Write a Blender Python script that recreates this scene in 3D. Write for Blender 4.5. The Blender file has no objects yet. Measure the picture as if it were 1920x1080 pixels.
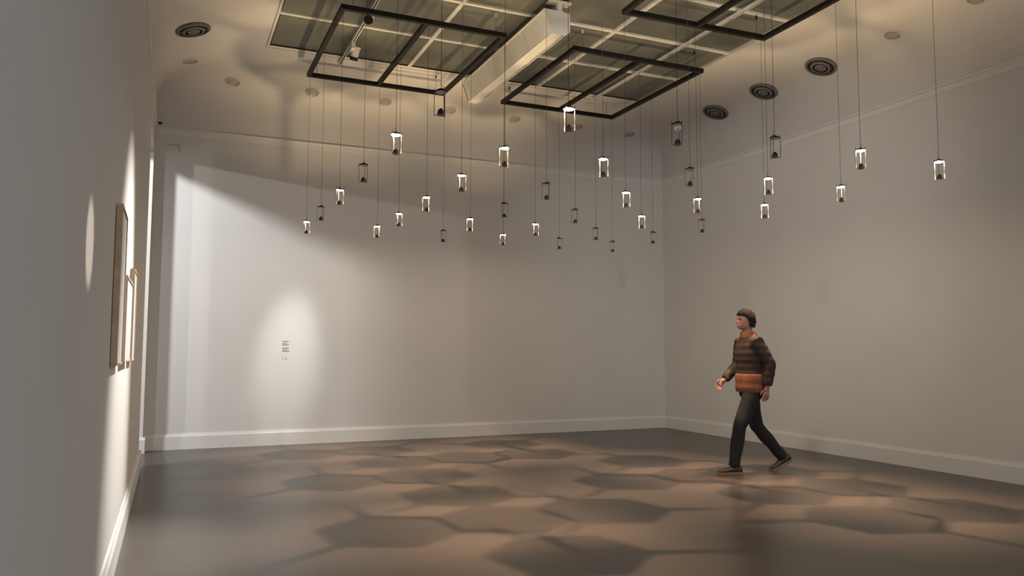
import bpy, bmesh, math, random
from mathutils import Vector, Matrix
R = random.Random(7)
PI = math.pi
S = bpy.context.scene
C = S.collection

# ------------------------------------------------------------------ room constants (metres)
XL, XR, YB, YF = -0.28, 7.70, 11.10, -2.05      # left, right, back, front wall faces
ZC, ZH = 4.23, 5.08                             # cornice height, flat ceiling height
COVE_A = 1.22
DY0, DY1, DZ = 9.50, 10.85, 3.86                # doorway in the left wall
ZFR = 4.83                                      # hanging frames
ZLT = 2.94                                      # lantern tops

# ------------------------------------------------------------------ camera
cam = bpy.data.cameras.new('camera'); cam_o = bpy.data.objects.new('camera', cam); C.objects.link(cam_o)
yaw, pitch, roll = 0.412902547, 0.0784940205, 0.00273021994
fw = Vector((math.sin(yaw)*math.cos(pitch), math.cos(yaw)*math.cos(pitch), math.sin(pitch)))
r0 = Vector((math.cos(yaw), -math.sin(yaw), 0)); u0 = r0.cross(fw)
rt = r0*math.cos(roll) + u0*math.sin(roll); up = u0*math.cos(roll) - r0*math.sin(roll)
m3 = Matrix((rt, up, -fw)).transposed()
cam_o.matrix_world = Matrix.Translation((0, 0, 1.31)) @ m3.to_4x4()
cam.sensor_width = 36.0; cam.lens = 1456.46*36.0/1920.0; cam.clip_start = 0.02
S.camera = cam_o

# ------------------------------------------------------------------ world, exposure
S.view_settings.view_transform = 'Standard'; S.view_settings.look = 'None'
S.view_settings.gamma = 1.0; S.view_settings.use_curve_mapping = False
S.view_settings.exposure = 0.13
try:
    S.cycles.sample_clamp_indirect = 1.5
    S.cycles.use_denoising = True
    S.cycles.max_bounces = 8
    S.cycles.diffuse_bounces = 5
except Exception:
    pass
W = bpy.data.worlds.new('world'); S.world = W; W.use_nodes = True
W.node_tree.nodes['Background'].inputs[0].default_value = (0.90, 0.95, 1.0, 1)
W.node_tree.nodes['Background'].inputs[1].default_value = 1.9

WARM = (1.0, 0.64, 0.41)
LAMP_DOWN, LAMP_UP = 430.0, 64.0                  # watts of each lit lantern's two beams
DISC_GLOW = 290.0

def aim(o, target):
    d = Vector(target) - o.location
    o.rotation_euler = d.to_track_quat('-Z', 'Y').to_euler()
def spot(name, loc, target, watts, half_deg, blend=0.5, col=(1, .96, .9), rad=0.02):
    l = bpy.data.lights.new(name, 'SPOT'); l.energy = watts; l.spot_size = math.radians(2*half_deg)
    l.spot_blend = blend; l.color = col; l.shadow_soft_size = rad
    o = bpy.data.objects.new(name, l); C.objects.link(o); o.location = loc; aim(o, target)
    return o

# gallery spots, plus one added fill for the right wall
spot('spot_wall_text', (1.93, 9.29, 4.72), (1.49, 11.10, 1.22), 560, 8.3, 1.0, (0.95, 1.0, 0.97), 0.12)
spot('spot_pictures', (1.93, 6.15, 4.76), (-0.28, 5.65, 1.00), 1900, 18.0, 1.0, (1, .97, .92), 0.012)
spot('right_wall_fill', (1.93, 4.60, 4.76), (7.70, 8.80, 2.90), 420, 33, 1.0, (1, .95, .88), 0.25)  # added soft wash to brighten the right wall, no fixture for it
spot('spot_lens', (5.65, 3.30, 4.90), (-0.28, 3.17, 1.69), 1250, 1.38, 0.6, (1, .86, .74))
# lamps of the neighbouring room, shining in through the doorway, and an added jamb fill
spot('side_room_lamp_high', (-3.00, 8.40, 4.85), (0.9, 11.1, 1.9), 1080, 50, 1.0, (.95, .97, 1.0), 0.2)
spot('jamb_fill', (-2.20, 7.20, 3.20), (-0.50, 10.85, 2.0), 120, 32, 1.0, (.97, .98, 1.0), 0.06)  # added only to whiten the door jamb, no known lamp there
spot('side_room_lamp_far', (-7.30, 7.25, 4.62), (1.4, 11.1, 2.4), 700, 30, 0.4, (1, .95, .9), 0.05)

# ------------------------------------------------------------------ materials
def mat(name, col, rough=0.6, metal=0.0, spec=0.5, bump=0.0, bscale=200, var=0.0, vscale=3.0, emit=None, estr=0, coat=0, trans=0, ior=1.45):
    m = bpy.data.materials.new(name); m.use_nodes = True; nt = m.node_tree
    b = nt.nodes['Principled BSDF']
    b.inputs['Base Color'].default_value = (*col, 1); b.inputs['Roughness'].default_value = rough
    b.inputs['Metallic'].default_value = metal
    b.inputs['Specular IOR Level'].default_value = spec
    b.inputs['Coat Weight'].default_value = coat
    b.inputs['Transmission Weight'].default_value = trans; b.inputs['IOR'].default_value = ior
    tc = nt.nodes.new('ShaderNodeTexCoord')
    if var > 0:
        n = nt.nodes.new('ShaderNodeTexNoise'); n.inputs['Scale'].default_value = vscale; n.inputs['Detail'].default_value = 4
        nt.links.new(tc.outputs['Object'], n.inputs['Vector'])
        r = nt.nodes.new('ShaderNodeValToRGB')
        r.color_ramp.elements[0].position = .3; r.color_ramp.elements[1].position = .7
        r.color_ramp.elements[0].color = (*[c*(1-var) for c in col], 1); r.color_ramp.elements[1].color = (*[min(1, c*(1+var)) for c in col], 1)
        nt.links.new(n.outputs['Fac'], r.inputs['Fac']); nt.links.new(r.outputs['Color'], b.inputs['Base Color'])
    if bump > 0:
        n2 = nt.nodes.new('ShaderNodeTexNoise'); n2.inputs['Scale'].default_value = bscale; n2.inputs['Detail'].default_value = 3
        nt.links.new(tc.outputs['Object'], n2.inputs['Vector'])
        bp = nt.nodes.new('ShaderNodeBump'); bp.inputs['Strength'].default_value = bump; bp.inputs['Distance'].default_value = .004
        nt.links.new(n2.outputs['Fac'], bp.inputs['Height']); nt.links.new(bp.outputs['Normal'], b.inputs['Normal'])
    if emit:
        b.inputs['Emission Color'].default_value = (*emit, 1); b.inputs['Emission Strength'].default_value = estr
    return m
M = {}
M['wall'] = mat('wall_paint', (.62, .60, .57), .85, spec=.2, bump=.15, bscale=120, var=.015, vscale=1.5)
M['ceiling'] = mat('ceiling_plaster', (.56, .535, .512), .9, spec=.15, bump=.25, bscale=90, var=.02, vscale=2)
M['trim'] = mat('trim_paint', (.65, .63, .60), .5, spec=.4, var=.01)
M['white'] = mat('white_metal', (.58, .56, .525), .45, spec=.4, var=.03, vscale=6)
M['unit'] = mat('satin_white_metal', (.62, .60, .56), .28, spec=.6, var=.03, vscale=6)
M['black'] = mat('black_metal', (.010, .0085, .008), .5, spec=.2, var=.2, vscale=8)
M['rod'] = mat('dark_rod', (.14, .115, .10), .45, spec=.4, var=.1, vscale=30)
M['gadget'] = mat('black_plastic', (.008, .008, .009), .5, spec=.4, var=.1, vscale=40)
M['wire'] = mat('steel_wire', (.028, .025, .022), .6, spec=.1, var=.1, vscale=20)
M['vent'] = mat('vent_paint', (.15, .135, .125), .5, spec=.4, var=.05, vscale=10)
M['vent_dark'] = mat('vent_void', (.015, .014, .013), .8, var=.1)
M['dish'] = mat('grey_dish', (.36, .325, .295), .6, var=.03, vscale=10)
M['disc'] = mat('unlit_disc', (.62, .46, .40), .5, var=.03, vscale=30)
M['glow'] = mat('lit_disc', (.8, .7, .6), .5, var=.02, emit=(1, .80, .58), estr=DISC_GLOW)
M['wood'] = mat('light_wood', (.50, .34, .22), .5, var=.12, vscale=9)
M['print'] = mat('pale_print', (.62, .62, .62), .35, var=.03, vscale=5)
M['ink'] = mat('wall_text_ink', (.16, .16, .16), .7, var=.05)
M['glass'] = mat('clear_glass', (.95, .97, 1), .03, trans=1.0)
M['pane'] = mat('frosted_pane', (.120, .125, .110), .5, spec=.35, var=.10, vscale=.7)
M['skin'] = mat('skin', (.32, .17, .115), .55, var=.05, vscale=12)
M['lip'] = mat('lip', (.20, .075, .055), .5, var=.03)
M['hair'] = mat('hair', (.012, .009, .008), .8, spec=.25, bump=.5, bscale=150, var=.3, vscale=40)
M['jacket'] = mat('dark_brown_jacket', (.030, .017, .011), .75, bump=.3, bscale=180, var=.2, vscale=9)
M['rust'] = mat('rust_orange_fabric', (.19, .072, .032), .8, bump=.3, bscale=180, var=.15, vscale=14)
M['trousers'] = mat('black_trousers', (.012, .011, .012), .85, bump=.3, bscale=200, var=.2, vscale=10)
M['shoe'] = mat('brown_shoe', (.06, .042, .032), .5, var=.1, vscale=14)
M['sole'] = mat('pale_sole', (.22, .18, .15), .7, var=.05, vscale=10)

# polished resin floor
def floor_mat():
    m = bpy.data.materials.new('resin_floor'); m.use_nodes = True; nt = m.node_tree; b = nt.nodes['Principled BSDF']
    tc = nt.nodes.new('ShaderNodeTexCoord')
    mp = nt.nodes.new('ShaderNodeMapping'); mp.inputs['Scale'].default_value = (.5, 1.3, 1)
    nt.links.new(tc.outputs['Object'], mp.inputs['Vector'])
    n = nt.nodes.new('ShaderNodeTexNoise'); n.inputs['Scale'].default_value = 1.4; n.inputs['Detail'].default_value = 5
    nt.links.new(mp.outputs['Vector'], n.inputs['Vector'])
    r = nt.nodes.new('ShaderNodeValToRGB'); r.color_ramp.elements[0].position = .35; r.color_ramp.elements[1].position = .68
    r.color_ramp.elements[0].color = (.074, .064, .056, 1); r.color_ramp.elements[1].color = (.088, .076, .066, 1)
    nt.links.new(n.outputs['Fac'], r.inputs['Fac']); nt.links.new(r.outputs['Color'], b.inputs['Base Color'])
    r2 = nt.nodes.new('ShaderNodeMapRange'); r2.inputs['To Min'].default_value = .24; r2.inputs['To Max'].default_value = .36
    nt.links.new(n.outputs['Fac'], r2.inputs['Value']); nt.links.new(r2.outputs['Result'], b.inputs['Roughness'])
    b.inputs['Specular IOR Level'].default_value = .28
    return m
M['floor'] = floor_mat()

# ------------------------------------------------------------------ mesh helpers
def add_box(bm, x0, x1, y0, y1, z0, z1):
    vs = [bm.verts.new(p) for p in ((x0,y0,z0),(x1,y0,z0),(x1,y1,z0),(x0,y1,z0),(x0,y0,z1),(x1,y0,z1),(x1,y1,z1),(x0,y1,z1))]
    for f in ((0,3,2,1),(4,5,6,7),(0,1,5,4),(1,2,6,5),(2,3,7,6),(3,0,4,7)):
        bm.faces.new([vs[i] for i in f])
def add_prism(bm, pts, z0, z1):
    a = [bm.verts.new((x, y, z0)) for x, y in pts]; b = [bm.verts.new((x, y, z1)) for x, y in pts]; n = len(pts)
    bm.faces.new(a[::-1]); bm.faces.new(b)
    for i in range(n): bm.faces.new((a[i], a[(i+1) % n], b[(i+1) % n], b[i]))
def add_extr(bm, prof, p0, p1, side):
    """profile (out, z) extruded from p0 to p1 (xy); out along side (unit xy)"""
    a = [bm.verts.new((p0[0]+side[0]*o, p0[1]+side[1]*o, z)) for o, z in prof]
    b = [bm.verts.new((p1[0]+side[0]*o, p1[1]+side[1]*o, z)) for o, z in prof]; n = len(prof)
    bm.faces.new(a); bm.faces.new(b[::-1])
    for i in range(n): bm.faces.new((a[i], b[i], b[(i+1) % n], a[(i+1) % n]))
def add_tube(bm, pts, r, n=6, caps=True):
    rings = []
    P = [Vector(p) for p in pts]
    for i, p in enumerate(P):
        d = (P[min(i+1, len(P)-1)] - P[max(i-1, 0)]).normalized()
        ax = Vector((1, 0, 0)) if abs(d.x) < .8 else Vector((0, 1, 0))
        u = d.cross(ax).normalized(); v = d.cross(u)
        rr = r[i] if isinstance(r, (list, tuple)) else r
        rings.append([bm.verts.new(p + u*rr*math.cos(2*PI*k/n) + v*rr*math.sin(2*PI*k/n)) for k in range(n)])
    for a, b in zip(rings, rings[1:]):
        for k in range(n): bm.faces.new((a[k], a[(k+1) % n], b[(k+1) % n], b[k]))
    if caps: bm.faces.new(rings[0][::-1]); bm.faces.new(rings[-1])
def add_lathe(bm, prof, n=32, closed=False):
    rings = [[bm.verts.new((r*math.cos(2*PI*k/n), r*math.sin(2*PI*k/n), z)) for k in range(n)] for r, z in prof]
    pr = list(zip(rings, rings[1:]))
    if closed: pr.append((rings[-1], rings[0]))
    for a, b in pr:
        for k in range(n): bm.faces.new((a[k], a[(k+1) % n], b[(k+1) % n], b[k]))
    if not closed:
        bm.faces.new(rings[0][::-1]); bm.faces.new(rings[-1])
def hexpts(r, rot=0, n=6): return [(r*math.cos(rot+2*PI*k/n), r*math.sin(rot+2*PI*k/n)) for k in range(n)]
def mesh_of(name, bm, m, smooth=False):
    bmesh.ops.recalc_face_normals(bm, faces=bm.faces)
    me = bpy.data.meshes.new(name); bm.to_mesh(me); bm.free(); me.materials.append(m)
    if smooth: me.polygons.foreach_set('use_smooth', [True]*len(me.polygons))
    return me
def obj(name, bm, m, parent=None, smooth=False, loc=None):
    me = bm if isinstance(bm, bpy.types.Mesh) else mesh_of(name, bm, m, smooth)
    o = bpy.data.objects.new(name, me); C.objects.link(o)
    if parent: o.parent = parent
    if loc: o.location = loc
    return o
def struct(name, bm, m, smooth=False):
    o = obj(name, bm, m, None, smooth); o['kind'] = 'structure'; return o
def tag(o, label, cat, group=None):
    o['label'] = label; o['category'] = cat
    if group: o['group'] = group
    return o
def thing(name, label, cat, loc=(0, 0, 0), rot=(0, 0, 0), group=None):
    o = bpy.data.objects.new(name, None); C.objects.link(o); o.empty_display_size = .028
    o.location = loc; o.rotation_euler = rot
    return tag(o, label, cat, group)
def kids(o): return [c for c in bpy.data.objects if c.parent == o]
def dup(root, loc, rot=None, label=None):
    r = root.copy(); C.objects.link(r); r.location = loc
    if rot is not None: r.rotation_euler = rot
    if label: r['label'] = label
    for ch in kids(root):
        c = ch.copy(); C.objects.link(c); c.parent = r
        for g in kids(ch):
            d = g.copy(); C.objects.link(d); d.parent = c
    return r
NB = bmesh.new
def box_obj(name, dims, m, parent=None):
    b = NB(); add_box(b, *dims); return obj(name, b, m, parent)

# ------------------------------------------------------------------ room shell
T = 0.36
b = NB(); add_box(b, -10.2, XR+T, YF-6, YB+T, -0.2, 0); struct('floor', b, M['floor'])
b = NB(); add_box(b, XL-T, XR+T, YB, YB+T, 0, ZH+.3); struct('wall_back', b, M['wall'])
b = NB(); add_box(b, XR, XR+T, YF-T, YB, 0, ZH+.3); struct('wall_right', b, M['wall'])
b = NB()
add_box(b, XL-T, XL, YF-T, DY0, 0, ZH+.3); add_box(b, XL-T, XL, DY1, YB, 0, ZH+.3); add_box(b, XL-T, XL, DY0, DY1, DZ, ZH+.3)
struct('wall_left', b, M['wall'])
OX0, OX1, OZ = 0.7, 7.0, 4.1                    # wide unseen opening behind the camera, enlarged to let in ambient light
b = NB()
add_box(b, XL, OX0, YF-T, YF, 0, ZH+.3); add_box(b, OX1, XR, YF-T, YF, 0, ZH+.3); add_box(b, OX0, OX1, YF-T, YF, OZ, ZH+.3)
struct('wall_front', b, M['wall'])
# neighbouring room behind the doorway
b = NB(); add_box(b, -10.2, -10.0, 3.0, 13.0, 0, ZH+.3); add_box(b, -10.0, XL-T, 2.8, 3.0, 0, ZH+.3); add_box(b, -10.0, XL-T, 13.0, 13.2, 0, ZH+.3)
struct('wall_side', b, M['wall'])
b = NB(); add_box(b, -10.0, XL-T, 3.0, 13.0, ZH+.05, ZH+.3); struct('ceiling_side', b, M['ceiling'])

# profile of the ceiling edge: distance from the wall, height (steep, then nearly flat)
PRF = [(0, 4.23), (.002, 4.5), (.012, 4.6), (.04, 4.70), (.10, 4.785), (.19, 4.85), (.30, 4.897), (.45, 4.943), (.65, 4.988), (.90, 5.032), (1.20, 5.075), (1.26, 5.08)]
def catmull(P, n=4):
    out = []
    for i in range(len(P)-1):
        p0, p1, p2, p3 = P[max(i-1, 0)], P[i], P[i+1], P[min(i+2, len(P)-1)]
        for k in range(n):
            t = k/n
            out.append(tuple(.5*((2*b)+(c-a)*t+(2*a-5*b+4*c-d)*t*t+(-a+3*b-3*c+d)*t**3) for a, b, c, d in zip(p0, p1, p2, p3)))
    return out + [P[-1]]
COVE = [(max(d, 0), z) for d, z in catmull(PRF)]
# coved ceiling with the opening for the skylight
SX = (1.00, 2.80, 4.72, 6.42); SY1 = 9.90; DROW = 1.072; NROW = 10; SY0 = SY1 - DROW*NROW
b = NB(); loops = []
for d, z in COVE:
    loops.append([(XL+d, YF+d, z), (XR-d, YF+d, z), (XR-d, YB-d, z), (XL+d, YB-d, z)])
NC = len(COVE)
loops.append([(SX[0], SY0, ZH), (SX[3], SY0, ZH), (SX[3], SY1, ZH), (SX[0], SY1, ZH)])
loops.append([(x, y, ZH+.2) for x, y, z in loops[-1]])
# thick shell: outer side closes it above
V = [[b.verts.new(p) for p in L] for L in loops]
for i, (A, B) in enumerate(zip(V, V[1:])):
    for k in range(4):
        f = b.faces.new((A[k], A[(k+1) % 4], B[(k+1) % 4], B[k])); f.smooth = i < NC-1
    for k in range(4):
        e = b.edges.get((A[k], B[k]))
        if e: e.smooth = False
for L in V[NC:]:
    for k in range(4):
        e = b.edges.get((L[k], L[(k+1) % 4]))
        if e: e.smooth = False
me = bpy.data.meshes.new('ceiling'); bmesh.ops.recalc_face_normals(b, faces=b.faces); b.to_mesh(me); b.free(); me.materials.append(M['ceiling'])
o = obj('ceiling', me, None); o['kind'] = 'structure'
b = NB(); add_box(b, XL-T, XR+T, YF-T, YB+T, ZH+.3, ZH+.4); struct('roof', b, M['ceiling'])

# cornice and baseboards
CPR = [(0, ZC-.095), (.007, ZC-.095), (.009, ZC-.024), (.022, ZC-.018), (.022, ZC), (0, ZC)]
BPR = [(0, 0), (.026, 0), (.026, .165), (.018, .180), (.012, .200), (0, .200)]
def run(name, prof, segs):
    b = NB()
    for p0, p1, sd in segs: add_extr(b, prof, p0, p1, sd)
    struct(name, b, M['trim'])
run('trim_1', CPR, [((XL, YB), (XR, YB), (0, -1))])
run('trim_2', CPR, [((XR, YF), (XR, YB), (-1, 0))])
run('trim_3', CPR, [((XL, YF), (XL, YB), (1, 0))])
run('baseboard_back', BPR, [((XL, YB), (XR, YB), (0, -1))])
run('baseboard_right', BPR, [((XR, YF), (XR, YB), (-1, 0))])
run('baseboard_left', BPR, [((XL, YF), (XL, DY0), (1, 0)), ((XL, DY1), (XL, YB-.026), (1, 0)), ((XL-T, DY1), (XL+.026, DY1), (0, -1)), ((XL-T, DY0), (XL+.026, DY0), (0, 1))])

# ------------------------------------------------------------------ skylight of frosted panes
sky = thing('skylight', 'gridded skylight of grey-green panes between white bars in the ceiling', 'skylight', (3.71, (SY0+SY1)/2, ZH))
ox, oy, oz = sky.location
pane_mesh = {}
for c in range(3):
    for r in range(NROW):
        x0, x1 = SX[c], SX[c+1]
        if c not in pane_mesh:
            b = NB(); w = (x1-x0)/2 - .02; add_box(b, -w, w, -DROW/2+.02, DROW/2-.02, 0, .012); pane_mesh[c] = mesh_of('pane', b, M['pane'])
        obj('pane', pane_mesh[c], None, sky, loc=((x0+x1)/2-ox, SY1-DROW*(r+.5)-oy, .022))
BW = .024
b = NB(); add_box(b, SX[0]-ox, SX[3]-ox, -BW, BW, .0, .05); bar_x = mesh_of('glazing_bar', b, M['white'])
for r in range(1, NROW): obj('glazing_bar', bar_x, None, sky, loc=(0, SY1-DROW*r-oy, 0))
b = NB(); add_box(b, -BW, BW, SY0-oy, SY1-oy, -.004, .05); bar_y = mesh_of('glazing_bar', b, M['white'])
for c in (1, 2): obj('glazing_bar', bar_y, None, sky, loc=(SX[c]-ox, 0, 0))
b = NB()
e = .028
add_box(b, SX[0]-e-ox, SX[3]+e-ox, SY1-oy, SY1+e-oy, -.014, .0); add_box(b, SX[0]-e-ox, SX[3]+e-ox, SY0-e-oy, SY0-oy, -.014, .0)
add_box(b, SX[0]-e-ox, SX[0]-ox, SY0-oy, SY1-oy, -.014, .0); add_box(b, SX[3]-ox, SX[3]+e-ox, SY0-oy, SY1-oy, -.014, .0)
obj('edge_frame', b, M['ceiling'], sky)

# ------------------------------------------------------------------ hanging black frames
FX = (1.515, 2.42, 3.325); FX2 = (4.23, 5.135, 6.035)
FYA = (7.83, 10.00); FYB = (4.52, 6.71)
def frame(label, xs, ys, turn=0):
    t = thing('hanging_frame', label, 'frame', ((xs[0]+xs[2])/2, (ys[0]+ys[1])/2, ZFR), group='black frames under the skylight')
    piv = Vector((t.location.x, ys[1], ZFR)); t.rotation_euler = (0, 0, turn); t.location = piv + Matrix.Rotation(turn, 3, 'Z') @ (t.location-piv)
    cx, cy = (xs[0]+xs[2])/2, (ys[0]+ys[1])/2; w = .024; hz = .026
    for y in ys: box_obj('rail', (xs[0]-w-cx, xs[2]+w-cx, y-w-cy, y+w-cy, -hz, hz), M['black'], t)
    for x in xs: box_obj('rail', (x-w-cx, x+w-cx, ys[0]+w-cy, ys[1]-w-cy, -hz, hz), M['black'], t)
    for x in (xs[0]+.10, xs[2]-.10):
        for y in ys:
            b = NB(); add_tube(b, [(x-cx, y-cy, hz), (x-cx, y-cy, ZH-.014-ZFR)], .0022, 5)
            hw = obj('hanger_wire', b, M['wire'], t)
            box_obj('clip', (x-.008-cx, x+.008-cx, y-.006-cy, y+.006-cy, ZH-.050-ZFR, ZH-.005-ZFR), M['wire' if R.random() < .5 else 'white'], hw)
    return t
frame('black metal frame with a centre bar, left one nearest the back wall', FX, FYA)
frame('black metal frame with a centre bar, right one nearest the back wall', FX2, FYA)
frame('black metal frame with a centre bar, right front one by the ceiling vents', FX2, FYB, -math.radians(1.5))
frame('black metal frame at the left front, mostly above the picture', FX, FYB, -math.radians(.8))

# ------------------------------------------------------------------ lanterns
CAPR = .036
def make_lantern(lit):
    t = thing('pendant_lantern', 'x', 'lantern', (0, 0, ZLT), group='pendant lanterns hung in a grid')
    b = NB(); add_prism(b, hexpts(CAPR), -.025, -.014)
    for k in range(3):
        a = 2*PI*k/3; ca, sa = math.cos(a), math.sin(a)
        pts = [(CAPR*.8*ca - s*.009*sa, CAPR*.8*sa + s*.009*ca) for s in (-1, 1)]
        tip = [(.0445*ca + s*.004*sa*-1, .0445*sa + s*.004*ca) for s in (1, -1)]
        add_prism(b, pts+tip, -.022, -.0155)
    add_box(b, -.012, .012, -.008, .008, -.014, -.002)
    obj('cap', b, M['black'], t)
    b = NB(); add_lathe(b, [(.032, -.0285), (.0335, -.0275), (.0335, -.0255), (.031, -.025)], 20)
    obj('light_disc', b, M['glow' if lit else 'disc'], t)
    for k in range(3):
        a = 2*PI*k/3; x, y = .0425*math.cos(a), .0425*math.sin(a)
        b = NB(); add_tube(b, [(x, y, 0), (x, y, -.175)], .0025, 6); obj('rod', b, M['rod'], t)
    b = NB(); add_prism(b, hexpts(.0258), -.174, -.170)
    for k in range(3):
        a = 2*PI*k/3; ca, sa = math.cos(a), math.sin(a)
        add_prism(b, [(.018*ca+.0026*sa, .018*sa-.0026*ca), (.044*ca+.0026*sa, .044*sa-.0026*ca), (.044*ca-.0026*sa, .044*sa+.0026*ca), (.018*ca-.0026*sa, .018*sa+.0026*ca)], -.1735, -.1705)
    obj('base', b, M['rod'], t)
    b = NB(); add_prism(b, hexpts(.0245), -.170, -.159); add_prism(b, hexpts(.0200), -.159, -.155); add_prism(b, hexpts(.0208), -.155, -.141); add_prism(b, hexpts(.0105, 0, 10), -.141, -.131)
    obj('motor_block', b, M['gadget'], t)
    b = NB(); add_tube(b, [(0, 0, -.006), (0, 0, ZFR-.026-ZLT)], .0017, 5); obj('suspension_wire', b, M['wire'], t)
    b = NB(); pts = [(-.016+.016*(1-math.cos(q*PI/8))/2*1.0, .004*math.sin(q*PI/8), -.016+.060*q/8) for q in range(9)]
    add_tube(b, pts, .0010, 5); obj('power_cord', b, M['wire'], t)
    return t
LPOS = [[(1.53, 10.01), (2.44, 9.99), (3.36, 10.02), (4.24, 9.99), (5.14, 10.02), (6.02, 9.99)],
        [(1.52, 8.90), (2.44, 8.94), (3.35, 8.94), (4.25, 8.96), (5.15, 8.97), (6.04, 8.95)],
        [(1.52, 7.84), (2.44, 7.84), (3.34, 7.85), (4.24, 7.86), (5.155, 7.88), (6.02, 7.84)],
        [(1.50, 6.68), (2.42, 6.70), (3.31, 6.72), (4.23, 6.75), (5.11, 6.72), (5.99, 6.69)],
        [(1.50, 5.61), (2.40, 5.63), (3.30, 5.62), (4.20, 5.63), (5.09, 5.63), (6.01, 5.63)],
        [(1.50, 4.54), (2.39, 4.52), (3.27, 4.52), (4.16, 4.52), (5.05, 4.52), (5.96, 4.52)]]
LIT = ["110100",    # row nearest the back wall, from the left wall
       "011100",
       "110010",
       "010111",
       "111011",
       "010011"]
LIT[0] = "110100"
LIT[1] = "011100"
ORD = ('first', 'second', 'third', 'fourth', 'fifth', 'sixth')
proto = {}
def lamp_light(loc, rz):
    for nm, dz, w, hd, dirz in (('lantern_beam_down', -.033, LAMP_DOWN, 24.5, -1), ('lantern_beam_up', -.104, LAMP_UP, 56, 1)):
        l = bpy.data.lights.new(nm, 'SPOT'); l.energy = w; l.color = WARM if dirz < 0 else (1, .74, .42); l.shadow_soft_size = .002 if dirz < 0 else .0042
        l.spot_size = math.radians(2*hd); l.spot_blend = 1.0
        o = bpy.data.objects.new(nm, l); C.objects.link(o); o.location = (loc[0], loc[1], loc[2]+dz)
        if dirz > 0: o.rotation_euler = (PI, 0, 0)
for r in range(6):
    for c in range(6):
        lit = LIT[r][c] == '1'
        rz = -yaw + R.uniform(-.12, .12) + (PI if (r+c) % 2 else 0)
        rowt = 'the farthest row' if r == 0 else ('the nearest row' if r == 5 else 'row %s from the back wall' % ORD[r])
        lab = '%s, %s from the left in %s' % ('glowing pendant lantern' if lit else 'dark unlit pendant lantern', ORD[c],
              {0: 'the row closest to the back wall', 1: 'the second row from the back wall', 2: 'the third row from the back wall',
               3: 'the fourth row from the back wall', 4: 'the fifth row from the back wall', 5: 'the sixth row from the back wall'}[r])
        loc = (*LPOS[r][c], ZLT)
        if lit not in proto:
            o = proto[lit] = make_lantern(lit); o.location = loc; o.rotation_euler = (0, 0, rz); o['label'] = lab
        else:
            o = dup(proto[lit], loc, (0, 0, rz), lab)
        if lit: lamp_light(loc, rz)
        if r == 5 and c == 2:                     # the one with a clear bulb catching the light
            b = NB(); add_lathe(b, [(.004, -.031), (.018, -.033), (.026, -.045), (.026, -.058), (.018, -.070), (.004, -.075)], 20)
            obj('glass_bulb', b, M['glass'], o, True)

# ------------------------------------------------------------------ white suspended linear unit with pleated sides
FYN, FYE = 7.26, 9.82
fx = thing('linear_light_unit', 'long white linear unit with pleated ribbed sides hung below the skylight', 'light fixture', (3.71, (FYN+FYE)/2, 4.95))
cy = (FYN+FYE)/2
zt, zb = 0.0, -.255
xtl, xtr, xbl, xbr = -.155, .135, -.072, .072
for (xt, xb_) in ((xtl, xbl), (xtr, xbr)):
    sg = -1 if xt < 0 else 1
    b = NB(); L = (FYE-FYN)/2 - .03
    A_ = [b.verts.new(p) for p in ((xt-.020*sg, -L, zt-.012), (xb_-.012*sg, -L, zb+.014), (xb_-.024*sg, -L, zb+.014), (xt-.034*sg, -L, zt-.012))]
    B_ = [b.verts.new((v.co.x, L, v.co.z)) for v in A_]
    b.faces.new(A_); b.faces.new(B_[::-1])
    for q in range(4): b.faces.new((A_[q], B_[q], B_[(q+1) % 4], A_[(q+1) % 4]))
    obj('side_panel', b, M['unit'], fx)
    b = NB()                                      # one slanted rib, shared by all
    P_ = [(xt-.020*sg, .000, zt-.014), (xt+.004*sg, .020, zt-.014), (xt+.004*sg, .026, zt-.014), (xt-.020*sg, .012, zt-.014)]
    Q_ = [(xb_-.012*sg, .000, zb+.013), (xb_+.006*sg, .020, zb+.013), (xb_+.006*sg, .026, zb+.013), (xb_-.012*sg, .012, zb+.013)]
    A_ = [b.verts.new(p) for p in P_]; B_ = [b.verts.new(p) for p in Q_]
    b.faces.new(A_); b.faces.new(B_[::-1])
    for q in range(4): b.faces.new((A_[q], B_[q], B_[(q+1) % 4], A_[(q+1) % 4]))
    rib = mesh_of('rib', b, M['unit'])
    NRB = 50
    for k in range(NRB):
        obj('rib', rib, None, fx, loc=(0, -L + (2*L-.03)*k/(NRB-1), 0))
for x in (xtl, xtr): box_obj('top_flange', (x-.012, x+.012, FYN-cy, FYE-cy, -.012, .006), M['white'], fx)
box_obj('top_plate', (xtl+.012, xtr-.012, FYN-cy, FYE-cy, -.008, .0), M['white'], fx)
b = NB(); add_box(b, xbl-.004, xbr-.030, FYN-cy, FYE-cy, zb, zb+.012); obj('bottom_rail', b, M['white'], fx)
b = NB()
for k in range(52):                               # saw-tooth edge of the lower pleats
    y0 = FYN+.02-cy + (FYE-FYN-.04)*k/52; y1 = y0 + (FYE-FYN-.04)/52
    vs0 = [b.verts.new((xbr-.030, y0, z)) for z in (zb+.001, zb+.011)]; vs1 = [b.verts.new((xbr-.030, y1, z)) for z in (zb+.001, zb+.011)]; tp = [b.verts.new((xbr+.008, (y0+y1)/2, z)) for z in (zb+.001, zb+.011)]
    b.faces.new((vs0[0], vs1[0], tp[0])); b.faces.new((vs0[1], tp[1], vs1[1])); b.faces.new((vs0[0], tp[0], tp[1], vs0[1])); b.faces.new((vs1[0], vs1[1], tp[1], tp[0])); b.faces.new((vs0[0], vs0[1], vs1[1], vs1[0]))
obj('saw_tooth_edge', b, M['white'], fx)
box_obj('edge_strip', (xbr+.008, xbr+.016, FYN-cy, FYE-cy, zb-.002, zb+.014), M['white'], fx)
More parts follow.
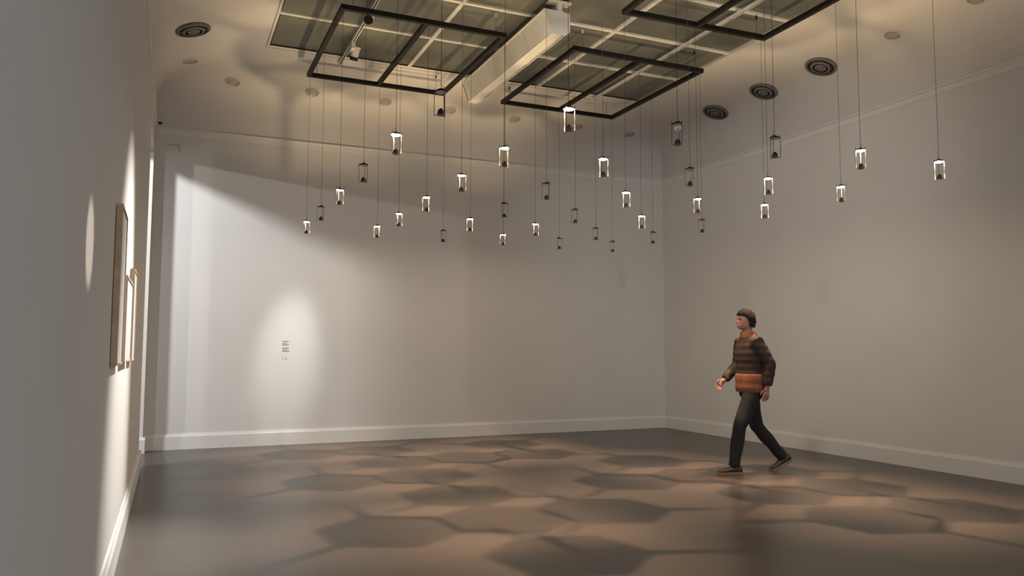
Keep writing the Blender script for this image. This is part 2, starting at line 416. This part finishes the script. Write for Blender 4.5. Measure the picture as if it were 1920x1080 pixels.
for y0, y1 in ((FYN-cy-.012, FYN-cy), (FYE-cy, FYE-cy+.012)):
    b = NB(); prof = [(xtl-.012, .004), (xtl+.05, .004), (xtr-.06, .004), (xtr-.06, .0), (xtr+.012, -.02), (xtr+.012, -.21), (xbr+.016, zb-.004), (xbl-.006, zb-.004)]
    A = [b.verts.new((x, y0, z)) for x, z in prof]; B = [b.verts.new((x, y1, z)) for x, z in prof]
    b.faces.new(A); b.faces.new(B[::-1])
    for i in range(len(prof)): b.faces.new((A[i], B[i], B[(i+1) % len(prof)], A[(i+1) % len(prof)]))
    obj('end_plate', b, M['white'], fx)
for y in (FYN-cy-.004, FYE-cy-.06):
    br = box_obj('bracket', (.0, .055, y, y+.05, .004, ZH-.012-4.95), M['white'], fx)
    box_obj('mounting_plate', (-.10, .16, y-.02, y+.09, ZH-.030-4.95, ZH-.012-4.95), M['white'], br)

# ------------------------------------------------------------------ light tracks
def track(label, x, y0, y1):
    t = thing('light_track', label, 'track', (x, (y0+y1)/2, ZH-.022))
    L = (y1-y0)/2
    box_obj('rail', (-.018, .018, -L, L, -.030, -.012), M['white'], t)
    box_obj('lip', (-.018, -.009, -L, L, -.042, -.030), M['white'], t); box_obj('lip', (.009, .018, -L, L, -.042, -.030), M['white'], t)
    box_obj('groove', (-.009, .009, -L, L, -.033, -.030), M['vent_dark'], t)
    for y in (-L+.02, -L*.3, L*.3, L-.02): box_obj('mount', (-.014, .014, y-.03, y+.03, -.012, .006), M['white'], t)
    return t
track('slim white light track along the left of the skylight with spotlights on it', 1.905, 0.5, 10.0)
track('slim white light track along the right of the skylight, no lamps on it', 5.65, 0.5, 9.93)
def spotlight(label, y, target, side=1):
    z = ZH-.062
    t = thing('track_spotlight', label, 'spotlight', (1.905, y, z), group='spotlights on the left track')
    box_obj('adapter', (-.022, .022, -.075, .075, -.085, .0), M['white'], t)
    d = (Vector(target) - Vector((1.905+.045*side, y+.03, z-.085))).normalized()
    h = obj('head', NB_head(), M['white'], t, loc=(.045*side, .03, -.085)); h.rotation_euler = d.to_track_quat('-Z', 'Y').to_euler()
    h.data.materials.clear(); h.data.materials.append(M['white'])
    b = NB(); add_lathe(b, [(.046, -.104), (.050, -.104), (.050, -.060), (.046, -.060)], 24); obj('snoot', b, M['gadget'], h)
    b = NB(); add_lathe(b, [(.044, -.0985), (.044, -.0965)], 24); obj('lens', b, M['vent_dark'], h)
    b = NB()
    for k in range(6): add_box(b, -.04, .04, -.042+.016*k, -.038+.016*k, .034, .062)
    obj('cooling_fin', b, M['white'], h)
    b = NB(); add_tube(b, [(0, .0, -.07), (.02*side, .015, -.078), (.045*side, .03, -.080)], .010, 8); obj('yoke', b, M['white'], t)
    return t
def NB_head():
    b = NB(); add_lathe(b, [(.030, .034), (.046, .030), (.048, -.058), (.044, -.060)], 24); return b
spotlight('white track spotlight with black snoot turned to the wall text', 9.22, (1.49, 11.10, 1.26))
spotlight('white track spotlight whose round black lens faces the camera side', 8.24, (.3, 0.2, 1.6), -.6)
spotlight('white track spotlight above the framed pictures, out of the picture', 6.02, (-.28, 5.5, 1.0))
spotlight('white track spotlight nearest the camera, out of the picture', 3.24, (-.28, 3.17, 1.69))

# ------------------------------------------------------------------ round ceiling vents and recessed downlights, built as shallow grey dishes, on the cove
def cove(d, side, along):
    """point and inward normal of the ceiling at distance d from the wall; side L/R/B"""
    k = max(q for q in range(len(COVE)-1) if COVE[q][0] <= d)
    (a, za), (c, zc_) = COVE[k], COVE[k+1]; z = za + (zc_-za)*(d-a)/(c-a)
    n = Vector((zc_-za, 0, c-a)).normalized()
    if side == 'R': return Vector((XR-d, along, z)), Vector((-n.x, 0, -n.z))
    if side == 'L': return Vector((XL+d, along, z)), Vector((n.x, 0, -n.z))
    return Vector((along, YB-d, z)), Vector((0, -n.x, -n.z))
UC = {'R': .288, 'L': .39, 'B': .26}
def vent(label, side, along):
    p, n = cove(UC[side], side, along)
    t = thing('ceiling_vent', label, 'vent', p + n*.020, group='round ceiling vents'); t.rotation_euler = n.to_track_quat('Z', 'Y').to_euler()
    b = NB(); add_lathe(b, [(.163, .006), (.163, .012), (.172, .016), (.192, .006), (.192, -.022), (.163, -.012)], 40, True); obj('rim', b, M['vent'], t, True)
    for ra, z in ((.128, .020), (.074, .026)):
        b = NB(); add_lathe(b, [(ra, z-.016), (ra+.004, z-.018), (ra-.012, z), (ra-.030, z+.004), (ra-.034, z+.001), (ra-.014, z-.005)], 36, True); obj('ring', b, M['vent'], t, True)
    b = NB(); add_lathe(b, [(.042, .016), (.040, .024), (.026, .030), (.004, .032)], 28); obj('centre_disc', b, M['vent'], t, True)
    b = NB(); add_lathe(b, [(.170, -.006), (.170, .001)], 36); obj('void_plate', b, M['vent_dark'], t)  # near-black plate, its colour stands in for the shaded hollow behind the rings
    b = NB(); add_box(b, -.15, .15, -.004, .004, .001, .010); add_box(b, -.004, .004, -.15, .15, .001, .010); obj('spoke', b, M['vent'], t)
vent('round ringed grey ceiling vent at upper left above the doorway', 'L', 9.30)
vent('round ringed grey ceiling vent over the right wall, nearest the room corner', 'R', 9.28)
vent('round ringed grey ceiling vent over the right wall, middle of three', 'R', 8.24)
vent('round ringed grey ceiling vent over the right wall, nearest the camera of three', 'R', 7.20)
def disc(label, side, along):
    p, n = cove(UC[side], side, along)
    t = thing('downlight_disc', label, 'downlight', p + n*.008, group='round downlights on the ceiling curve'); t.rotation_euler = n.to_track_quat('Z', 'Y').to_euler()
    b = NB(); add_lathe(b, [(.080, -.012), (.082, .007), (.088, .010), (.095, .007), (.096, -.012)], 36, True); obj('rim', b, M['ceiling'], t, True)
    b = NB(); add_lathe(b, [(.081, -.010), (.081, -.0055), (.05, -.0045), (.004, -.004)], 36); obj('cover', b, M['dish'], t, True)
disc('small round ceiling disc at the left beside the grey vent', 'L', 10.39)
names = ('first', 'second', 'third', 'fourth', 'fifth', 'sixth', 'seventh')
for i, x in enumerate((.648, 1.695, 2.734, 3.721, 4.79, 5.888, 6.873)):
    disc('small round ceiling disc above the back wall, %s from the left' % names[i], 'B', x)
disc('small round ceiling disc above the right wall, just before the grey vents', 'R', 6.138)
disc('small round ceiling disc above the right wall, nearest the camera', 'R', 5.132)

# ------------------------------------------------------------------ framed pictures on the left wall
def picture(label, y0, y1, z0, z1, pane_label):
    d = .034; w = .012
    t = thing('framed_picture', label, 'picture', (XL, (y0+y1)/2, z0), group='framed pictures on the left wall')
    hy = (y1-y0)/2; H = z1-z0
    for nm, dm in (('frame_rail', (.004, d, -hy, -hy+w, 0, H)), ('frame_rail', (.004, d, hy-w, hy, 0, H)), ('frame_rail', (.004, d, -hy+w, hy-w, 0, w)), ('frame_rail', (.004, d, -hy+w, hy-w, H-w, H))):
        box_obj(nm, dm, M['wood'], t)
    box_obj('print', (.004, .028, -hy+w, hy-w, w, H-w), M['print'], t)
    box_obj('backing', (.0, .004, -hy+.01, hy-.01, .01, H-.01), M['wood'], t)
picture('tallest light wood picture frame on the left wall, nearest the camera', 4.42, 4.92, 1.22, 2.05, '')
picture('shortest light wood picture frame on the left wall, in the middle', 5.15, 5.92, 1.225, 1.745, '')
picture('light wood picture frame on the left wall, nearest the doorway', 6.07, 6.55, 1.22, 1.87, '')

# ------------------------------------------------------------------ wall text, access panel, sensor
t = thing('wall_text', 'small block of grey wall text with two tiny logo boxes on back wall', 'text', (1.41, YB, 1.16))
lines = [(.250, .100), (.241, .07), (.225, .077), (.216, .055), (.206, .095), (.197, .073), (.191, .09), (.160, .088), (.151, .092), (.142, .095), (.134, .045), (.122, .094), (.113, .090), (.105, .095)]
for z, w in lines:
    b = NB(); x = 0
    while x < w - .004:
        ww = min(R.uniform(.004, .014), w-x); hh = R.choice((.0036, .0042, .005))
        add_box(b, x, x+ww, -.0012, 0, z, z+hh); x += ww + .0028
    obj('text_line', b, M['ink'], t)
b = NB()
for x0, x1 in ((0, .030), (.040, .066)):
    add_box(b, x0, x1, -.0012, 0, .0, .0016); add_box(b, x0, x1, -.0012, 0, .024, .0256)
add_box(b, .0, .0016, -.0012, 0, .0016, .024)
add_box(b, .044, .050, -.0012, 0, .004, .012); add_box(b, .051, .055, -.0012, 0, .004, .014); add_box(b, .056, .064, -.0012, 0, .004, .011)
obj('logo_box', b, M['ink'], t)
t = thing('access_panel', 'small painted access panel high on the back wall near left corner', 'panel', (-.13, YB, 3.90))
box_obj('panel', (0, .145, -.004, 0, 0, .10), M['wall'], t)
b = NB(); add_box(b, .146, .152, -.006, 0, 0, .106); add_box(b, 0, .146, -.006, 0, .101, .106); obj('seam', b, M['vent'], t)
t = thing('corner_sensor', 'small dark sensor on the cornice in the back left corner', 'sensor', (-.225, 11.02, ZC+.024)); t.scale = (.7,)*3
b = NB(); add_lathe(b, [(.004, .030), (.030, .024), (.036, .0), (.030, -.012), (.004, -.014)], 20); obj('dome', b, M['black'], t, True)
box_obj('bracket', (-.05, .03, .0, .10, -.034, -.012), M['trim'], t)

# ------------------------------------------------------------------ the walking visitor
def skin_bm(V, E, root=0, sub=2):
    """V: list of (pos, rx, ry) joints; E: edges -> bmesh of the grown surface"""
    me = bpy.data.meshes.new('tmp'); me.from_pydata([v[0] for v in V], E, []); o = bpy.data.objects.new('tmp', me); C.objects.link(o)
    md = o.modifiers.new('skin', 'SKIN'); md.use_smooth_shade = True; md.branch_smoothing = .3
    for i, v in enumerate(me.skin_vertices[0].data):
        v.radius = (V[i][1], V[i][2]); v.use_root = (i == root)
    ss = o.modifiers.new('sub', 'SUBSURF'); ss.levels = sub; ss.render_levels = sub
    dg = bpy.context.evaluated_depsgraph_get(); ev = o.evaluated_get(dg); em = ev.to_mesh()
    b = bmesh.new(); b.from_mesh(em); ev.to_mesh_clear()
    bpy.data.objects.remove(o); bpy.data.meshes.remove(me)
    return b
def chain(V, E, start, pts):
    k = start
    for p in pts:
        V.append(p); E.append((k, len(V)-1)); k = len(V)-1
    return k
HEAD = math.atan2(.22, -.97)
pr = thing('person', 'person in dark jacket with rust orange hem and black trousers walking by the right wall', 'person', (5.76, 6.70, 0), (0, 0, HEAD)); pr.scale = (.985,)*3
HIPF, KNF, ANF = (.01, .085, .90), (.20, .10, .50), (.27, .10, .10)      # leading leg (left)
HIPB, KNB, ANB = (-.01, -.085, .90), (-.10, -.09, .49), (-.40, -.09, .155) # trailing leg (right)
ARML = [(.02, .18, 1.425), (-.10, .235, 1.17), (-.06, .235, .93)]
ARMR = [(.02, -.18, 1.425), (.03, -.235, 1.17), (.22, -.20, .99)]
V = [((0, 0, .95), .09, .10)]; E = []
k = chain(V, E, 0, [((.01, 0, 1.10), .080, .09), ((.02, 0, 1.27), .085, .095), ((.015, 0, 1.40), .07, .085)])
sh = k
nk = chain(V, E, k, [((.02, 0, 1.49), .055, .06), ((.035, 0, 1.545), .052, .054), ((.055, 0, 1.60), .072, .062), ((.052, 0, 1.665), .092, .074), ((.040, 0, 1.715), .075, .064)])
for hp, kn, an in ((HIPF, KNF, ANF), (HIPB, KNB, ANB)):
    mid = tuple((a+b_)/2 for a, b_ in zip(hp, kn)); cal = tuple(a*.65+b_*.35 for a, b_ in zip(kn, an))
    chain(V, E, 0, [(hp, .085, .085), (mid, .072, .072), (kn, .052, .052), (cal, .052, .050), (an, .036, .034)])
hands = []
for A in (ARML, ARMR):
    s, el, wr = A; md_ = tuple((a+b_)/2 for a, b_ in zip(el, wr))
    d = (Vector(wr)-Vector(el)).normalized()
    palm0 = Vector(wr)+d*.035; palm1 = Vector(wr)+d*.075
    w = chain(V, E, sh, [(s, .060, .060), (el, .040, .040), (md_, .036, .036), (wr, .024, .028), (tuple(palm0), .018, .034), (tuple(palm1), .016, .038)])
    hands.append((w, d, Vector(wr)))
for w, d, wr in hands:                           # four curled fingers and a thumb, all unequal
    fwd = Vector((1, 0, 0)); fwd = (fwd - d*fwd.dot(d)).normalized(); sidev = d.cross(fwd)
    base = Vector(V[w][0]); inw = sidev if wr.y < 0 else -sidev
    if inw.y * wr.y > 0: inw = -inw
    for q, ln in zip((.030, .010, -.010, -.029), (.068, .077, .072, .056)):
        p0 = base + fwd*q + d*.012; p1 = p0 + d*ln*.5 + inw*ln*.10; p2 = p1 + d*ln*.42 + inw*ln*.30
        chain(V, E, w, [(tuple(p0), .0095, .0095), (tuple(p1), .0085, .0085), (tuple(p2), .0068, .0068)])
    t0 = wr + d*.035 + fwd*.030; t1 = t0 + d*.030 + fwd*.020 + inw*.012; t2 = t1 + d*.028 + inw*.010
    chain(V, E, w-1, [(tuple(t0), .012, .012), (tuple(t1), .010, .010), (tuple(t2), .008, .008)])
b = skin_bm(V, E)
HC = Vector((.048, 0, 1.645))
def g(d, c, w): return math.exp(-sum(((p-q)/k)**2 for p, q, k in zip(d, c, w) if k))
def head_r(d):
    r = 1/math.sqrt((d.x/.098)**2 + (d.y/.076)**2 + (d.z/.118)**2)
    r += .020*g(d, (.80, 0, -.60), (.35, .26, .22)) + .024*g(d, (1, 0, -.10), (0, .10, .13)) + .006*g(d, (0, 0, .24), (0, .5, .09))*max(d.x, 0)
    for sg in (-1, 1):
        r -= .009*g(d, (.9, sg*.34, .07), (.4, .17, .11)); r -= .004*g(d, (.45, sg*.85, -.30), (.4, .3, .25))
    r += .006*g(d, (.93, 0, -.37), (0, .20, .045)) + .006*g(d, (.93, 0, -.47), (0, .18, .05))
    return r
hf = [f for f in b.faces if f.calc_center_median().z > 1.55]
bmesh.ops.subdivide_edges(b, edges=list({e for f in hf for e in f.edges}), cuts=3, use_grid_fill=True)
for v in b.verts:
    if v.co.z > 1.535:
        d = v.co - HC; dn = d.normalized(); t_ = HC + dn*head_r(dn)
        w_ = min(1, max(0, (v.co.z-1.535)/.035)); w_ = w_*w_*(3-2*w_)
        v.co = v.co.lerp(t_, w_)
obj('body', mesh_of('body', b, M['skin'], True), None, pr)
def onhead(x, y, z, off): d = Vector((x, y, z)).normalized(); return HC + d*(head_r(d)+off)
b = NB(); add_tube(b, [onhead(.93, y, -.42, -.0005) for y in (-.24, -.12, 0, .12, .24)], [.0015, .003, .0035, .003, .0015], 8); obj('mouth', b, M['lip'], pr, True)
for s_ in (-1, 1):
    p_ = onhead(.90, s_*.34, .07, -.002)
    b = NB(); add_tube(b, [p_ + Vector((-.005, s_*.013, -.001)), p_ + Vector((.001, s_*.004, 0)), p_ + Vector((.001, -s_*.004, 0)), p_ + Vector((-.001, -s_*.012, -.001))], [.001, .005, .005, .001], 8); obj('eye', b, M['gadget'], pr, True)
    b = NB(); add_tube(b, [onhead(.85, s_*q, .27, .001) for q in (.16, .30, .44, .56)], [.002, .004, .004, .002], 6); obj('eyebrow', b, M['hair'], pr, True)
    b = NB(); add_lathe(b, [(.002, -.008), (.026, -.006), (.028, .004), (.018, .008), (.002, .004)], 14); e_ = obj('ear', b, M['skin'], pr, True, (.036, s_*.077, 1.640)); e_.rotation_euler = (s_*-PI/2, 0, 0); e_.scale = (.72, 1.15, 1)
b = NB(); bmesh.ops.create_uvsphere(b, u_segments=48, v_segments=32, radius=1)
rm = []
for v in b.verts:
    d = v.co.normalized(); q = min(1, max(0, (d.x+.12)/.62)); hl = -.62 + 1.14*q*q*(3-2*q)
    if d.z < hl + .03*math.sin(11*d.y+3): rm.append(v)
    v.co = HC + d*(head_r(d) + .015 + .010*max(0, d.z) + .003*math.sin(14*d.x+5*d.y)*math.cos(11*d.y))
bmesh.ops.delete(b, geom=rm, context='VERTS')
h = obj('hair', b, M['hair'], pr, True); sd = h.modifiers.new('thick', 'SOLIDIFY'); sd.thickness = .016; sd.offset = -1
# clothes: overlapping closed lofts fused into one skin each
def loft(b, secs, n=20, ex=2.3):
    """secs: (z, cx, cy, rx, ry) horizontal rounded sections, closed"""
    rings = []
    for z, cx_, cy_, rx, ry in secs:
        ring = []
        for q in range(n):
            a = 2*PI*q/n; c_, s_ = math.cos(a), math.sin(a)
            ring.append(b.verts.new((cx_ + rx*math.copysign(abs(c_)**(2/ex), c_), cy_ + ry*math.copysign(abs(s_)**(2/ex), s_), z)))
        rings.append(ring)
    for A_, B_ in zip(rings, rings[1:]):
        for q in range(n): b.faces.new((A_[q], A_[(q+1) % n], B_[(q+1) % n], B_[q]))
    b.faces.new(rings[0][::-1]); b.faces.new(rings[-1])
def lerp(a, c, t): return tuple(p*(1-t)+q*t for p, q in zip(a, c))
def fuse(b, vox=.011, it=6):
    bmesh.ops.recalc_face_normals(b, faces=b.faces)
    me = bpy.data.meshes.new('tmp'); b.to_mesh(me); b.free(); o = bpy.data.objects.new('tmp', me); C.objects.link(o)
    r = o.modifiers.new('r', 'REMESH'); r.mode = 'VOXEL'; r.voxel_size = vox
    sm = o.modifiers.new('s', 'SMOOTH'); sm.factor = .5; sm.iterations = it
    dg = bpy.context.evaluated_depsgraph_get(); ev = o.evaluated_get(dg); em = ev.to_mesh()
    b2 = bmesh.new(); b2.from_mesh(em); ev.to_mesh_clear(); bpy.data.objects.remove(o); bpy.data.meshes.remove(me)
    return b2
b = NB()
loft(b, [(.79, 0, 0, .07, .12), (.83, 0, 0, .112, .168), (.92, -.005, 0, .122, .172), (1.00, 0, 0, .112, .160)])
for hp, kn, an in ((HIPF, KNF, ANF), (HIPB, KNB, ANB)):
    an2 = lerp(an, kn, -.04)
    add_tube(b, [(hp[0], hp[1], hp[2]+.03), lerp(hp, kn, .25), lerp(hp, kn, .6), kn, lerp(kn, an, .3), lerp(kn, an, .7), an2], [.098, .096, .084, .073, .072, .064, .061], 16)
tb = fuse(b)
for v in tb.verts:
    if v.co.z < .8: v.co += v.normal*.003*math.sin(v.co.z*23+v.co.y*30+v.co.x*17)
obj('trousers', mesh_of('trousers', tb, M['trousers'], True), None, pr)
b = NB()
loft(b, [(.885, 0, 0, .132, .186), (1.00, .0, 0, .136, .188), (1.14, .012, 0, .126, .182), (1.28, .022, 0, .132, .192), (1.38, .016, 0, .122, .190), (1.43, .012, 0, .105, .165), (1.465, .015, 0, .085, .105)])
for A in (ARML, ARMR):
    s_, el, wr = A; s0 = (s_[0]-.005, s_[1]*.55, s_[2]-.01)
    add_tube(b, [s0, (s_[0], s_[1], s_[2]-.015), lerp(s_, el, .4), el, lerp(el, wr, .45), lerp(el, wr, .94)], [.070, .078, .072, .066, .060, .050], 16)
jb = fuse(b)
for v in jb.verts:
    v.co += v.normal*.0022*math.sin(v.co.z*2*PI/.075)
jk = obj('jacket', mesh_of('jacket', jb, M['jacket'], True), None, pr)
b = NB(); loft(b, [(.868, 0, 0, .134, .188), (.875, 0, 0, .146, .200), (.94, 0, 0, .151, .204), (.962, 0, 0, .145, .198), (.985, 0, 0, .151, .204), (1.05, .004, 0, .148, .202), (1.068, .006, 0, .138, .194)], 28)
o = obj('hem_band', b, M['rust'], jk, True); o['label'] = 'rust orange quilted lower band'
b = NB(); loft(b, [(1.44, .012, 0, .098, .118), (1.475, .018, 0, .090, .098), (1.52, .028, 0, .076, .080), (1.528, .028, 0, .064, .070)], 24)
o = obj('collar', b, M['rust'], jk, True); o['label'] = 'rust orange collar'
# shoes
def shoe(an, toe_dir, name='shoe'):
    d = Vector(toe_dir).normalized(); sd_ = Vector((0, 1, 0)); upv = d.cross(sd_) * -1
    if upv.z < 0: upv = -upv
    secs = [(-.085, .026, .060), (-.07, .034, .085), (-.02, .037, .092), (.04, .038, .072), (.10, .044, .052), (.15, .043, .042), (.185, .026, .030)]
    org = Vector(an) - upv*.085
    for nm, m_, z0, k_ in ((name, M['shoe'], .012, 1.0), ('sole', M['sole'], -.012, 1.08)):
        b = NB(); rings = []
        for x, hw, hh in secs:
            top = hh if nm == name else .014
            ring = []
            for q in range(12):
                a = 2*PI*q/12; y = hw*k_*math.cos(a); z = z0 + (top-z0)*(.5+.5*math.sin(a))
                if nm != name: z = z0 if math.sin(a) < 0 else top
                ring.append(b.verts.new(org + d*x*k_ + sd_*y + upv*z))
            rings.append(ring)
        for A_, B_ in zip(rings, rings[1:]):
            for q in range(12): b.faces.new((A_[q], A_[(q+1) % 12], B_[(q+1) % 12], B_[q]))
        b.faces.new(rings[0][::-1]); b.faces.new(rings[-1])
        if nm == name: par = obj(nm, b, m_, pr, True)
        else: obj(nm, b, m_, par)
shoe(ANF, (1, 0, .0)); shoe(ANB, (.93, 0, -.42))
